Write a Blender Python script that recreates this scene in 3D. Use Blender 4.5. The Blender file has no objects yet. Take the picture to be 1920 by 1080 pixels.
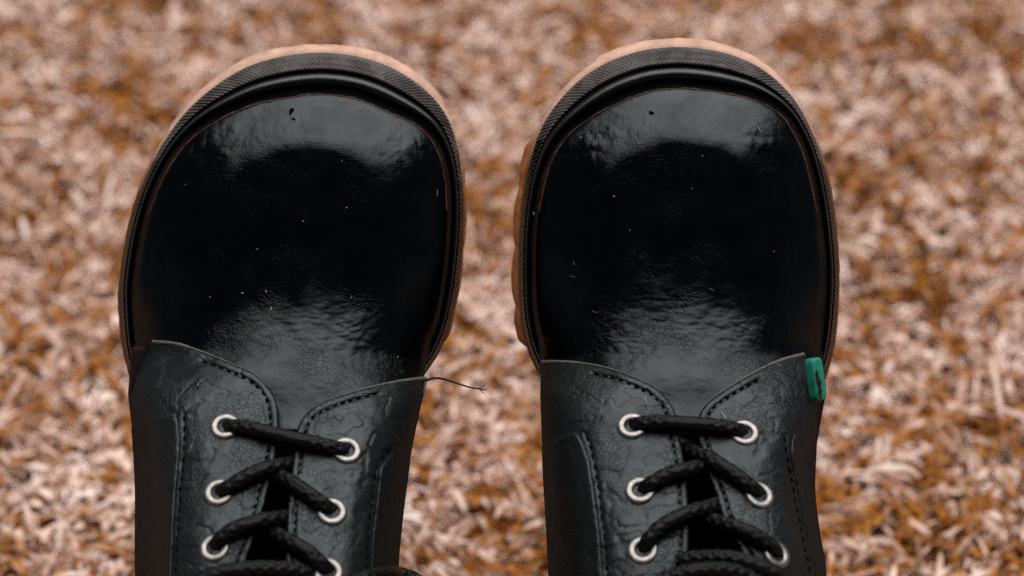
import bpy, bmesh, math, random
import numpy as np
from mathutils import Matrix, Vector

random.seed(7)
rng = np.random.default_rng(11)
scene = bpy.context.scene
C = scene.collection

# ------------------------------------------------------------------ frame of the place
# The shoes rest on their heels, toes pitched up; "rig" axes lie along the soles:
# X across, Y towards the toes, Z out of the instep.  Metres.
S = 0.172e-3            # metres for one unit of the plan drawing (1920 x 1080 units)
D = 0.95                # camera distance from the welt plane
PITCH = math.radians(56)
cp, sp = math.cos(PITCH), math.sin(PITCH)
HEEL_LIFT = 0.1977      # rig origin above the ground so that the heels touch it
RIG = Matrix(((1, 0, 0, 0), (0, cp, -sp, 0), (0, sp, cp, HEEL_LIFT), (0, 0, 0, 1)))

# ------------------------------------------------------------------ camera
cam = bpy.data.cameras.new("camera")
cam_o = bpy.data.objects.new("camera", cam)
C.objects.link(cam_o)
cam_o.matrix_world = RIG @ Matrix.Translation((0, 0, D))
cam.sensor_width = 36
cam.lens = 36 * D / (1920 * S)
cam.clip_start = 0.02
cam.clip_end = 200
cam.dof.use_dof = True
cam.dof.focus_distance = D - 0.024
cam.dof.aperture_fstop = 8.2
scene.camera = cam_o

# ------------------------------------------------------------------ sky and sun (soft overcast light from overhead)
SUN_EL = math.radians(78)
SUN_AZ = math.radians(30)       # clockwise from +Y (ahead of the toes)
world = bpy.data.worlds.new("World")
scene.world = world
world.use_nodes = True
wn = world.node_tree.nodes
sky = wn.new("ShaderNodeTexSky")
sky.sky_type = 'NISHITA'
sky.sun_disc = False
sky.sun_elevation = SUN_EL
sky.sun_rotation = SUN_AZ
sky.dust_density = 0.6
sky.air_density = 0.55
sky.altitude = 600
wn["Background"].inputs["Strength"].default_value = 0.05
hsv = wn.new("ShaderNodeHueSaturation")      # a pale, hazy sky
hsv.inputs["Saturation"].default_value = 0.5
hsv.inputs["Value"].default_value = 0.7
world.node_tree.links.new(sky.outputs[0], hsv.inputs["Color"])
world.node_tree.links.new(hsv.outputs[0], wn["Background"].inputs["Color"])
sun = bpy.data.lights.new("sun", 'SUN')
sun.energy = 5.0
sun.angle = math.radians(68)
sun.color = (1.0, 0.96, 0.92)
sun_o = bpy.data.objects.new("sun", sun)
C.objects.link(sun_o)
sd = Vector((math.sin(SUN_AZ) * math.cos(SUN_EL), math.cos(SUN_AZ) * math.cos(SUN_EL), math.sin(SUN_EL)))
sun_o.rotation_euler = sd.to_track_quat('Z', 'Y').to_euler()
sun_o.location = sd * 5

scene.view_settings.view_transform = 'Standard'
scene.view_settings.look = 'None'
scene.view_settings.gamma = 1
scene.view_settings.exposure = -0.35
scene.view_settings.use_curve_mapping = False
scene.render.engine = 'CYCLES'
scene.cycles.use_denoising = False
scene.cycles.max_bounces = 6

# ------------------------------------------------------------------ numeric helpers
def P(px, py, z):
    """plan drawing position + height (metres) -> rig position"""
    px, py, z = np.broadcast_arrays(np.asarray(px, float), np.asarray(py, float), np.asarray(z, float))
    k = S * (D - z) / D
    return np.stack([(px - 960) * k, (540 - py) * k, z], -1)

def smooth(a, b, x):
    t = np.clip((np.asarray(x, float) - a) / (b - a), 0, 1)
    return t * t * (3 - 2 * t)

def catmull(pts, n, closed=False):
    p = np.asarray(pts, float)
    m = len(p)
    q = np.vstack([p[-1], p, p[:2]]) if closed else np.vstack([2 * p[0] - p[1], p, 2 * p[-1] - p[-2]])
    segs = m if closed else m - 1
    t = np.linspace(0, 1, 24, endpoint=False)[:, None]
    out = []
    for i in range(segs):
        a, b, c, d = q[i], q[i + 1], q[i + 2], q[i + 3]
        out.append(0.5 * (2 * b + (c - a) * t + (2 * a - 5 * b + 4 * c - d) * t ** 2 + (3 * b - a - 3 * c + d) * t ** 3))
    out = np.vstack(out + ([out[0][:1]] if closed else [p[-1:]]))
    s = np.r_[0, np.cumsum(np.linalg.norm(np.diff(out, axis=0), axis=1))]
    u = np.linspace(0, s[-1], n, endpoint=not closed)
    return np.stack([np.interp(u, s, out[:, k]) for k in range(p.shape[1])], -1)

def normals2(c, closed=True):
    """unit tangents and inward normals of a clockwise plan curve"""
    if closed:
        t = np.roll(c, -1, 0) - np.roll(c, 1, 0)
    else:
        t = np.gradient(c, axis=0)
    t /= np.linalg.norm(t, axis=1)[:, None]
    return t, np.stack([-t[:, 1], t[:, 0]], -1)

def blur_closed(a, k):
    w = np.hanning(2 * k + 3)[1:-1]
    w /= w.sum()
    return np.convolve(np.r_[a[-k:], a, a[:k]], w, 'valid')

def cells(x, y, seed):
    """distance between first and second nearest cell seeds (cracked-skin pattern)"""
    r2 = np.random.default_rng(int(seed))
    jx, jy = r2.random((128, 128)), r2.random((128, 128))
    xi, yi = np.floor(x).astype(int), np.floor(y).astype(int)
    f1 = np.full(x.shape, 9.0)
    f2 = np.full(x.shape, 9.0)
    for i in (-1, 0, 1):
        for j in (-1, 0, 1):
            a, b = (xi + i) % 128, (yi + j) % 128
            dd = np.hypot(xi + i + jx[a, b] - x, yi + j + jy[a, b] - y)
            f2 = np.minimum(f2, np.maximum(f1, dd))
            f1 = np.minimum(f1, dd)
    return f2 - f1

_perm = rng.random((256, 256))
def vnoise(x, y):
    xi, yi = np.floor(x).astype(int), np.floor(y).astype(int)
    fx, fy = x - xi, y - yi
    fx, fy = fx * fx * (3 - 2 * fx), fy * fy * (3 - 2 * fy)
    g = lambda i, j: _perm[i % 256, j % 256]
    return (g(xi, yi) * (1 - fx) + g(xi + 1, yi) * fx) * (1 - fy) + (g(xi, yi + 1) * (1 - fx) + g(xi + 1, yi + 1) * fx) * fy

def fbm(x, y, o=3):
    return sum(vnoise(x * 2 ** k + 17 * k, y * 2 ** k + 31 * k) / 2 ** k for k in range(o)) / (2 - 2.0 ** (1 - o))

def dist_poly(X, Y, c):
    """distance of many plan points to an open polyline"""
    best = np.full(X.shape, 1e9)
    for (ax, ay), (bx, by) in zip(c[:-1], c[1:]):
        vx, vy = bx - ax, by - ay
        l2 = vx * vx + vy * vy + 1e-9
        t = np.clip(((X - ax) * vx + (Y - ay) * vy) / l2, 0, 1)
        best = np.minimum(best, np.hypot(X - ax - t * vx, Y - ay - t * vy))
    return best

# ------------------------------------------------------------------ mesh helpers
def link(name, me, mat, parent=None, shade=True):
    o = bpy.data.objects.new(name, me)
    C.objects.link(o)
    if mat:
        me.materials.append(mat)
    if shade:
        me.polygons.foreach_set("use_smooth", [True] * len(me.polygons))
    if parent:
        o.parent = parent
    return o

def grid_faces(nu, nv, wrap_u=False, wrap_v=False, base=0):
    i = np.arange(nu if wrap_u else nu - 1)
    j = np.arange(nv if wrap_v else nv - 1)
    I, J = np.meshgrid(i, j, indexing='ij')
    I2, J2 = (I + 1) % nu, (J + 1) % nv
    f = np.stack([I * nv + J, I2 * nv + J, I2 * nv + J2, I * nv + J2], -1).reshape(-1, 4) + base
    return f

def mesh_from(verts, faces, name="m"):
    me = bpy.data.meshes.new(name)
    me.from_pydata(np.asarray(verts).reshape(-1, 3).tolist(), [], [list(map(int, f)) for f in faces])
    me.update()
    return me

def fix_normals(me):
    bm = bmesh.new()
    bm.from_mesh(me)
    bmesh.ops.remove_doubles(bm, verts=bm.verts, dist=1e-6)
    bmesh.ops.recalc_face_normals(bm, faces=bm.faces)
    bm.to_mesh(me)
    bm.free()

def loft(name, curves, mat, parent, base, closed=True, cap=False):
    """curves: list of (N,3) rings"""
    A = np.stack(curves) - base
    f = grid_faces(A.shape[0], A.shape[1], False, closed).tolist()
    if cap:
        n = A.shape[1]
        f.append(list(range(n)))
        f.append([(A.shape[0] - 1) * n + k for k in range(n)][::-1])
    me = mesh_from(A, f, name)
    fix_normals(me)
    return link(name, me, mat, parent)

def tube_verts(path, rad, sides=12, relief=None):
    path = np.asarray(path, float)
    n = len(path)
    rad = np.broadcast_to(rad, (n,))
    t = np.gradient(path, axis=0)
    t /= np.linalg.norm(t, axis=1)[:, None] + 1e-12
    up = np.array([0, 0, 1.0])
    a = np.cross(t, up)
    bad = np.linalg.norm(a, axis=1) < 1e-3
    a[bad] = [1, 0, 0]
    a /= np.linalg.norm(a, axis=1)[:, None]
    b = np.cross(a, t)
    th = np.linspace(0, 2 * math.pi, sides, endpoint=False)
    R = rad[:, None] * np.ones(sides)
    if relief is not None:
        s = np.r_[0, np.cumsum(np.linalg.norm(np.diff(path, axis=0), axis=1))]
        R = R * relief(s[:, None], th[None, :])
    return path[:, None, :] + R[..., None] * (np.cos(th)[None, :, None] * a[:, None, :] + np.sin(th)[None, :, None] * b[:, None, :])

def tube(name, path, rad, mat, parent, base, sides=12, closed=False, relief=None):
    V = tube_verts(path, rad, sides, relief) - base
    n = V.shape[0]
    f = grid_faces(n, sides, closed, True).tolist()
    if not closed:
        f += [list(range(sides)), [(n - 1) * sides + k for k in range(sides)][::-1]]
    me = mesh_from(V, f, name)
    fix_normals(me)
    return link(name, me, mat, parent)

# ------------------------------------------------------------------ materials
def new_mat(name):
    m = bpy.data.materials.new(name)
    m.use_nodes = True
    nt = m.node_tree
    return m, nt, nt.nodes, nt.links, nt.nodes["Principled BSDF"]

def N(nodes, kind, **kw):
    n = nodes.new(kind)
    for k, v in kw.items():
        if k in n.inputs:
            n.inputs[k].default_value = v
        else:
            setattr(n, k, v)
    return n

def math_node(nodes, links, op, a, b=None):
    n = nodes.new("ShaderNodeMath")
    n.operation = op
    for i, v in enumerate((a, b)):
        if v is None:
            continue
        if isinstance(v, (int, float)):
            n.inputs[i].default_value = v
        else:
            links.new(v, n.inputs[i])
    return n.outputs[0]

def ramp(nodes, links, fac, stops):
    r = nodes.new("ShaderNodeValToRGB")
    el = r.color_ramp.elements
    while len(el) < len(stops):
        el.new(0.5)
    for e, (p, c) in zip(el, stops):
        e.position = p
        e.color = (*c, 1) if len(c) == 3 else c
    links.new(fac, r.inputs[0])
    return r.outputs[0]

def leather(name, rough=(0.33, 0.46), crack=1.0, grain=1.0, col=(0.0035, 0.004, 0.0042), spec=1.4, cell=420.0, spec_max=0.045, flex=False, cellw=1.0):
    m, nt, nodes, links, b = new_mat(name)
    tc = nodes.new("ShaderNodeTexCoord")
    nz = N(nodes, "ShaderNodeTexNoise", Scale=260.0, Detail=3.0)
    links.new(tc.outputs["Object"], nz.inputs["Vector"])
    mix = nodes.new("ShaderNodeVectorMath")
    mix.operation = 'MULTIPLY_ADD'
    links.new(nz.outputs["Color"], mix.inputs[0])
    mix.inputs[1].default_value = (0.0045, 0.0045, 0.0045)
    links.new(tc.outputs["Object"], mix.inputs[2])
    vo = N(nodes, "ShaderNodeTexVoronoi", Scale=cell, feature='DISTANCE_TO_EDGE')
    links.new(mix.outputs[0], vo.inputs["Vector"])
    v2 = N(nodes, "ShaderNodeTexNoise", Scale=cell * 0.33, Detail=3.0, noise_type='RIDGED_MULTIFRACTAL')
    links.new(mix.outputs[0], v2.inputs["Vector"])
    c1 = ramp(nodes, links, vo.outputs["Distance"], [(0.0, (0, 0, 0)), (0.09, (1, 1, 1))])
    c2 = ramp(nodes, links, v2.outputs["Fac"], [(0.35, (1, 1, 1)), (0.95, (0, 0, 0))])
    patch = N(nodes, "ShaderNodeTexNoise", Scale=70.0, Detail=2.0)
    links.new(tc.outputs["Object"], patch.inputs["Vector"])
    pm = ramp(nodes, links, patch.outputs["Fac"], [(0.38, (0, 0, 0)), (0.62, (1, 1, 1))])
    fine = N(nodes, "ShaderNodeTexNoise", Scale=1500.0, Detail=3.0)
    links.new(tc.outputs["Object"], fine.inputs["Vector"])
    wav = N(nodes, "ShaderNodeTexNoise", Scale=190.0, Detail=4.0, Roughness=0.6)
    links.new(tc.outputs["Object"], wav.inputs["Vector"])
    if flex:
        at = nodes.new("ShaderNodeAttribute")
        at.attribute_name = "flex"
        fx = at.outputs["Fac"]
        c1 = math_node(nodes, links, 'ADD', c1, math_node(nodes, links, 'MULTIPLY', math_node(nodes, links, 'MULTIPLY', c1, fx), 3.0))
        c2 = math_node(nodes, links, 'ADD', c2, math_node(nodes, links, 'MULTIPLY', math_node(nodes, links, 'MULTIPLY', c2, fx), 9.0))
    h1 = math_node(nodes, links, 'MULTIPLY', c1, math_node(nodes, links, 'MULTIPLY', pm, 0.5 * crack * cellw))
    h2 = math_node(nodes, links, 'MULTIPLY', c2, math_node(nodes, links, 'MULTIPLY', math_node(nodes, links, 'SUBTRACT', 1.35, pm), 1.1 * crack))
    h3 = math_node(nodes, links, 'MULTIPLY', fine.outputs["Fac"], 0.35 * grain)
    h4 = math_node(nodes, links, 'MULTIPLY', wav.outputs["Fac"], 1.5 * grain)
    hs = math_node(nodes, links, 'ADD', math_node(nodes, links, 'ADD', h1, h2), math_node(nodes, links, 'ADD', h3, h4))
    # fine scratches along one direction
    mp = nodes.new("ShaderNodeMapping")
    mp.inputs["Scale"].default_value = (1.0, 0.12, 1.0)
    mp.inputs["Rotation"].default_value = (0, 0, 0.5)
    links.new(tc.outputs["Object"], mp.inputs["Vector"])
    scn = N(nodes, "ShaderNodeTexNoise", Scale=2200.0, Detail=2.0)
    links.new(mp.outputs[0], scn.inputs["Vector"])
    hs = math_node(nodes, links, 'ADD', hs, math_node(nodes, links, 'MULTIPLY', scn.outputs["Fac"], 0.26))
    bp = N(nodes, "ShaderNodeBump", Strength=0.6, Distance=0.00035)
    links.new(hs, bp.inputs["Height"])
    rn = N(nodes, "ShaderNodeTexNoise", Scale=110.0, Detail=5.0, Roughness=0.65)
    links.new(tc.outputs["Object"], rn.inputs["Vector"])
    rr = N(nodes, "ShaderNodeMapRange")
    rr.inputs[1].default_value, rr.inputs[2].default_value = 0.3, 0.7
    rr.inputs[3].default_value, rr.inputs[4].default_value = rough
    links.new(rn.outputs["Fac"], rr.inputs[0])
    nodes.remove(b)
    dif = nodes.new("ShaderNodeBsdfDiffuse")
    dif.inputs["Color"].default_value = (*col, 1)
    gl = nodes.new("ShaderNodeBsdfGlossy")
    gl.distribution = 'BECKMANN'
    # worn patches: the finish is duller there
    du = ramp(nodes, links, rn.outputs["Fac"], [(0.28, (0.50, 0.57, 0.60)), (0.6, (0.86, 0.97, 1.0))])
    links.new(du, gl.inputs["Color"])
    links.new(math_node(nodes, links, 'ADD', rr.outputs[0], math_node(nodes, links, 'MULTIPLY', fx, 0.12)) if flex else rr.outputs[0], gl.inputs["Roughness"])
    fr = nodes.new("ShaderNodeFresnel")
    fr.inputs["IOR"].default_value = spec
    mx = nodes.new("ShaderNodeMixShader")
    # dull, dusty finish: the gloss does not grow towards grazing angles as on varnish
    links.new(math_node(nodes, links, 'MINIMUM', fr.outputs[0], spec_max), mx.inputs[0])
    links.new(dif.outputs[0], mx.inputs[1])
    links.new(gl.outputs[0], mx.inputs[2])
    for nd in (dif, gl, fr):
        links.new(bp.outputs[0], nd.inputs["Normal"])
    links.new(mx.outputs[0], nodes["Material Output"].inputs["Surface"])
    return m

def plain(name, col, rough=0.6, spec=0.5, metal=0.0, noise=0.0, nscale=300.0, bump=0.0, bscale=900.0):
    m, nt, nodes, links, b = new_mat(name)
    b.inputs["Roughness"].default_value = rough
    b.inputs["Specular IOR Level"].default_value = spec
    b.inputs["Metallic"].default_value = metal
    tc = nodes.new("ShaderNodeTexCoord")
    n1 = N(nodes, "ShaderNodeTexNoise", Scale=nscale, Detail=5.0, Roughness=0.65)
    links.new(tc.outputs["Object"], n1.inputs["Vector"])
    lo = tuple(c * (1 - noise) for c in col)
    hi = tuple(min(1, c * (1 + noise)) for c in col)
    links.new(ramp(nodes, links, n1.outputs["Fac"], [(0.3, lo), (0.7, hi)]), b.inputs["Base Color"])
    if bump:
        n2 = N(nodes, "ShaderNodeTexNoise", Scale=bscale, Detail=4.0)
        links.new(tc.outputs["Object"], n2.inputs["Vector"])
        bp = N(nodes, "ShaderNodeBump", Strength=bump, Distance=0.0004)
        links.new(n2.outputs["Fac"], bp.inputs["Height"])
        links.new(bp.outputs[0], b.inputs["Normal"])
    return m

M_vamp = leather("vamp_leather", rough=(0.24, 0.35), crack=0.16, grain=0.5, spec=1.40, col=(0.0010, 0.0011, 0.0012), flex=True, cell=640.0)
M_quarter = leather("quarter_leather", rough=(0.33, 0.46), crack=1.7, cellw=0.42, grain=1.1, spec=1.42, spec_max=0.045, col=(0.012, 0.0132, 0.0137), cell=600.0)
M_panel = leather("panel_leather", rough=(0.35, 0.5), crack=1.0, grain=1.2, spec=1.3, spec_max=0.018, col=(0.003, 0.003, 0.003))
M_bead = plain("bead_rubber", (0.003, 0.003, 0.0032), rough=0.38, spec=0.55, noise=0.3, bump=0.25, bscale=500)
M_rand = plain("rand_rubber", (0.075, 0.066, 0.062), rough=0.62, spec=0.45, noise=0.65, nscale=130, bump=0.3, bscale=1500)
M_edge = plain("cut_leather_edge", (0.10, 0.095, 0.088), rough=0.6, spec=0.4, noise=0.5, nscale=500, bump=0.4)
M_gap = plain("welt_gap", (0.012, 0.006, 0.004), rough=0.85, spec=0.1, noise=0.7, nscale=400, bump=0.5)
def midsole_material():
    # cream foam at the toe running into brown gum rubber along the sides, soiled
    m = plain("cream_midsole", (0.64, 0.40, 0.30), rough=0.6, spec=0.3, noise=0.26, nscale=150, bump=0.4)
    nodes, links = m.node_tree.nodes, m.node_tree.links
    b = nodes["Principled BSDF"]
    src = b.inputs["Base Color"].links[0].from_socket
    at = nodes.new("ShaderNodeAttribute")
    at.attribute_name = "gum"
    mx = nodes.new("ShaderNodeMix")
    mx.data_type = 'RGBA'
    tc = nodes.new("ShaderNodeTexCoord")
    n1 = N(nodes, "ShaderNodeTexNoise", Scale=240.0, Detail=5.0, Roughness=0.7)
    links.new(tc.outputs["Object"], n1.inputs["Vector"])
    k = math_node(nodes, links, 'ADD', at.outputs["Fac"], math_node(nodes, links, 'MULTIPLY', math_node(nodes, links, 'SUBTRACT', n1.outputs["Fac"], 0.46), 0.9))
    r = ramp(nodes, links, k, [(0.1, (0, 0, 0)), (0.9, (1, 1, 1))])
    links.new(r, mx.inputs["Factor"])
    links.new(src, mx.inputs[6])
    mx.inputs[7].default_value = (0.15, 0.055, 0.018, 1)
    links.new(mx.outputs[2], b.inputs["Base Color"])
    return m
M_cream = midsole_material()
M_gum = plain("gum_outsole", (0.40, 0.15, 0.05), rough=0.6, spec=0.3, noise=0.4, nscale=150, bump=0.3)
M_glue = plain("glue_line", (0.075, 0.030, 0.017), rough=0.6, spec=0.3, noise=0.7, nscale=700, bump=0.5)
M_thread = plain("stitch_thread", (0.002, 0.0018, 0.0016), rough=0.9, spec=0.03, noise=0.4)
M_metal = plain("eyelet_metal", (0.27, 0.255, 0.245), rough=0.45, spec=0.5, metal=1.0, noise=0.35, nscale=900, bump=0.12, bscale=900)
M_hole_shade = plain("painted_hole_shade", (0.002, 0.002, 0.002), rough=1.0, spec=0.0)  # black paint for the shade inside the eyelets
M_lace = plain("lace_cotton", (0.0025, 0.0026, 0.003), rough=0.45, spec=0.20, noise=0.5, nscale=900, bump=0.5, bscale=2500)
M_tongue = plain("tongue_black", (0.0012, 0.0012, 0.0012), rough=0.95, spec=0.0, noise=0.4, bump=0.4)  # near-black without gloss
M_lint = plain("lint_fibre", (0.34, 0.32, 0.29), rough=0.8, spec=0.2, noise=0.3)
M_scuff = plain("scuff_mark", (0.001, 0.001, 0.001), rough=0.9, spec=0.03)
M_red = plain("red_tab_cloth", (0.012, 0.0015, 0.0025), rough=0.7, spec=0.2, noise=0.5)
M_straythread = plain("stray_thread", (0.03, 0.018, 0.012), rough=0.8, spec=0.2, noise=0.5)

def green_tab_material():
    m, nt, nodes, links, b = new_mat("green_tab_rubber")
    tc = nodes.new("ShaderNodeTexCoord")
    n = N(nodes, "ShaderNodeTexNoise", Scale=420.0, Detail=4.0, Roughness=0.7)
    links.new(tc.outputs["Object"], n.inputs["Vector"])
    sx = nodes.new("ShaderNodeSeparateXYZ")
    links.new(tc.outputs["Object"], sx.inputs[0])
    ax = math_node(nodes, links, 'ABSOLUTE', math_node(nodes, links, 'ADD', sx.outputs[0], 0.0009))
    ay = math_node(nodes, links, 'ABSOLUTE', math_node(nodes, links, 'ADD', sx.outputs[1], 0.0020))
    k = math_node(nodes, links, 'ADD', math_node(nodes, links, 'MULTIPLY', ax, 170.0), math_node(nodes, links, 'MULTIPLY', ay, 30.0))
    k = math_node(nodes, links, 'ADD', k, math_node(nodes, links, 'MULTIPLY', n.outputs["Fac"], 0.9))
    col = ramp(nodes, links, k, [(0.0, (0.003, 0.004, 0.004)), (0.60, (0.003, 0.004, 0.004)), (0.66, (0.010, 0.21, 0.135)), (1.0, (0.014, 0.27, 0.175))])
    for e in ():
        pass
    # the ramp input runs past one at the rim, where it stays green
    links.new(col, b.inputs["Base Color"])
    b.inputs["Roughness"].default_value = 0.5
    return m
M_green = green_tab_material()

# ------------------------------------------------------------------ ground
def ground_material():
    m, nt, nodes, links, b = new_mat("dry_soil")
    tc = nodes.new("ShaderNodeTexCoord")
    a = N(nodes, "ShaderNodeTexNoise", Scale=70.0, Detail=6.0, Roughness=0.7)
    links.new(tc.outputs["Object"], a.inputs["Vector"])
    links.new(ramp(nodes, links, a.outputs["Fac"], [(0.3, (0.04, 0.018, 0.008)), (0.5, (0.12, 0.055, 0.02)), (0.68, (0.3, 0.17, 0.10))]), b.inputs["Base Color"])
    bp = N(nodes, "ShaderNodeBump", Strength=0.8, Distance=0.01)
    links.new(a.outputs["Fac"], bp.inputs["Height"])
    links.new(bp.outputs[0], b.inputs["Normal"])
    b.inputs["Roughness"].default_value = 0.95
    return m

gx = np.linspace(-6, 6, 61)
gy = np.linspace(-4, 14, 91)
GX, GY = np.meshgrid(gx, gy, indexing='ij')
GZ = (fbm(GX * 1.3 + 50, GY * 1.3 + 50) - 0.5) * 0.05 * smooth(0.9, 2.5, np.hypot(GX, GY - 0.3)) - 0.004
ground = link("ground", mesh_from(np.stack([GX, GY, GZ], -1), grid_faces(61, 91)[:, ::-1], "ground"), ground_material())
ground["kind"] = "structure"

def grass_material():
    m, nt, nodes, links, b = new_mat("dry_grass_blade")
    geo = nodes.new("ShaderNodeNewGeometry")
    tc = nodes.new("ShaderNodeTexCoord")
    n = N(nodes, "ShaderNodeTexNoise", Scale=68.0, Detail=2.5, Roughness=0.6)
    links.new(tc.outputs["Object"], n.inputs["Vector"])
    n9 = N(nodes, "ShaderNodeTexNoise", Scale=24.0, Detail=1.5)
    links.new(tc.outputs["Object"], n9.inputs["Vector"])
    big = math_node(nodes, links, 'MULTIPLY', math_node(nodes, links, 'SUBTRACT', n9.outputs["Fac"], 0.48), 0.8)
    k = math_node(nodes, links, 'ADD', math_node(nodes, links, 'MULTIPLY', geo.outputs["Random Per Island"], 0.42),
                  math_node(nodes, links, 'MULTIPLY', math_node(nodes, links, 'SUBTRACT', n.outputs["Fac"], 0.26), 1.4))
    k = math_node(nodes, links, 'ADD', k, big)
    col = ramp(nodes, links, k, [(0.18, (0.20, 0.062, 0.004)), (0.42, (0.42, 0.145, 0.010)), (0.49, (0.50, 0.24, 0.085)),
                                 (0.55, (0.40, 0.27, 0.22)), (0.66, (0.77, 0.51, 0.40)), (0.92, (0.95, 0.79, 0.72))])  # palest stops: dry straw, plus highlights on upper blades put into the colour
    links.new(col, b.inputs["Base Color"])
    b.inputs["Roughness"].default_value = 0.6
    b.inputs["Specular IOR Level"].default_value = 0.3
    return m

def make_grass():
    def blades(n, xs, ys, lens, wids, lift):
        L = lens[0] + (lens[1] - lens[0]) * rng.random(n) ** 1.5
        W = wids[0] + (wids[1] - wids[0]) * rng.random(n)
        az = rng.random(n) * 2 * math.pi
        el0 = np.radians(lift[0] + (lift[1] - lift[0]) * rng.random(n))
        bend = np.radians(rng.uniform(20, 110, n))
        tw = rng.uniform(-0.9, 0.9, n)
        pos = np.stack([xs, ys, rng.uniform(-0.002, 0.012, n)], -1)
        dxy = np.stack([np.cos(az), np.sin(az), 0 * az], -1)
        side = np.stack([-np.sin(az), np.cos(az), 0 * az], -1)
        V = np.zeros((n, 4, 2, 3))
        p = pos.copy()
        for k in range(4):
            e = el0 - bend * k / 3
            w = W * (0.75, 1.0, 0.8, 0.18)[k] / 2
            nrm = -dxy * np.sin(e)[:, None] + np.array([0, 0, 1.0]) * np.cos(e)[:, None]
            sv = side * np.cos(tw)[:, None] + nrm * np.sin(tw)[:, None]
            V[:, k, 0] = p - sv * w[:, None]
            V[:, k, 1] = p + sv * w[:, None]
            p = p + (dxy * np.cos(e)[:, None] + np.array([0, 0, 1.0]) * np.sin(e)[:, None]) * (L / 3)[:, None]
        V[..., 2] = np.maximum(V[..., 2], -0.003)
        return V.reshape(-1, 3)
    parts = []
    n1 = 160000     # where the photograph looks
    parts.append(blades(n1, rng.uniform(-0.45, 0.45, n1), rng.uniform(-0.06, 0.72, n1), (0.005, 0.019), (0.0015, 0.0036), (0, 55)))
    n2 = 1600        # longer straw lying on top
    parts.append(blades(n2, rng.uniform(-0.5, 0.5, n2), rng.uniform(-0.12, 0.85, n2), (0.018, 0.055), (0.0015, 0.0030), (10, 50)))
    n4 = 120000     # around it
    xs, ys = rng.uniform(-0.95, 0.95, n4), rng.uniform(-0.65, 1.3, n4)
    keep = (np.abs(xs) > 0.44) | (ys > 0.71) | (ys < -0.05)
    xs, ys = xs[keep], ys[keep]
    parts.append(blades(len(xs), xs, ys, (0.008, 0.028), (0.0028, 0.0060), (0, 55)))
    n3 = 80000      # further out, coarser
    xs, ys = rng.uniform(-2.6, 2.6, n3), rng.uniform(-2.0, 3.2, n3)
    keep = (np.abs(xs) > 0.93) | (ys > 1.28) | (ys < -0.63)
    xs, ys = xs[keep], ys[keep]
    parts.append(blades(len(xs), xs, ys, (0.02, 0.05), (0.006, 0.013), (0, 55)))
    V = np.vstack(parts)
    nb = len(V) // 8
    b0 = (np.arange(nb) * 8)[:, None, None]
    q = np.array([[0, 1, 3, 2], [2, 3, 5, 4], [4, 5, 7, 6]])[None]
    F = (b0 + q).reshape(-1, 4)
    me = bpy.data.meshes.new("dry_grass")
    me.vertices.add(len(V))
    me.vertices.foreach_set("co", V.ravel())
    me.loops.add(F.size)
    me.loops.foreach_set("vertex_index", F.ravel().astype(np.int32))
    me.polygons.add(len(F))
    me.polygons.foreach_set("loop_start", np.arange(0, F.size, 4, dtype=np.int32))
    me.polygons.foreach_set("loop_total", np.full(len(F), 4, dtype=np.int32))
    me.update(calc_edges=True)
    me.validate()
    o = link("dry_grass", me, grass_material())
    o["kind"] = "stuff"
    o["label"] = "dry pinkish and rust brown grass covering the ground behind the shoes"
    o["category"] = "grass"
make_grass()

# ------------------------------------------------------------------ shoe
_tp = catmull([(0, 2), (4, 7.5), (9, 12.2), (14, 14.4), (30, 16.7), (60, 20.1), (90, 22.9), (110, 24.2), (132, 24.75), (200, 25.5), (270, 26.0)], 400)
def toe_profile(r):
    return (np.interp((1 - r) * 270, _tp[:, 0], _tp[:, 1]) - 2) / 24.0

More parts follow.
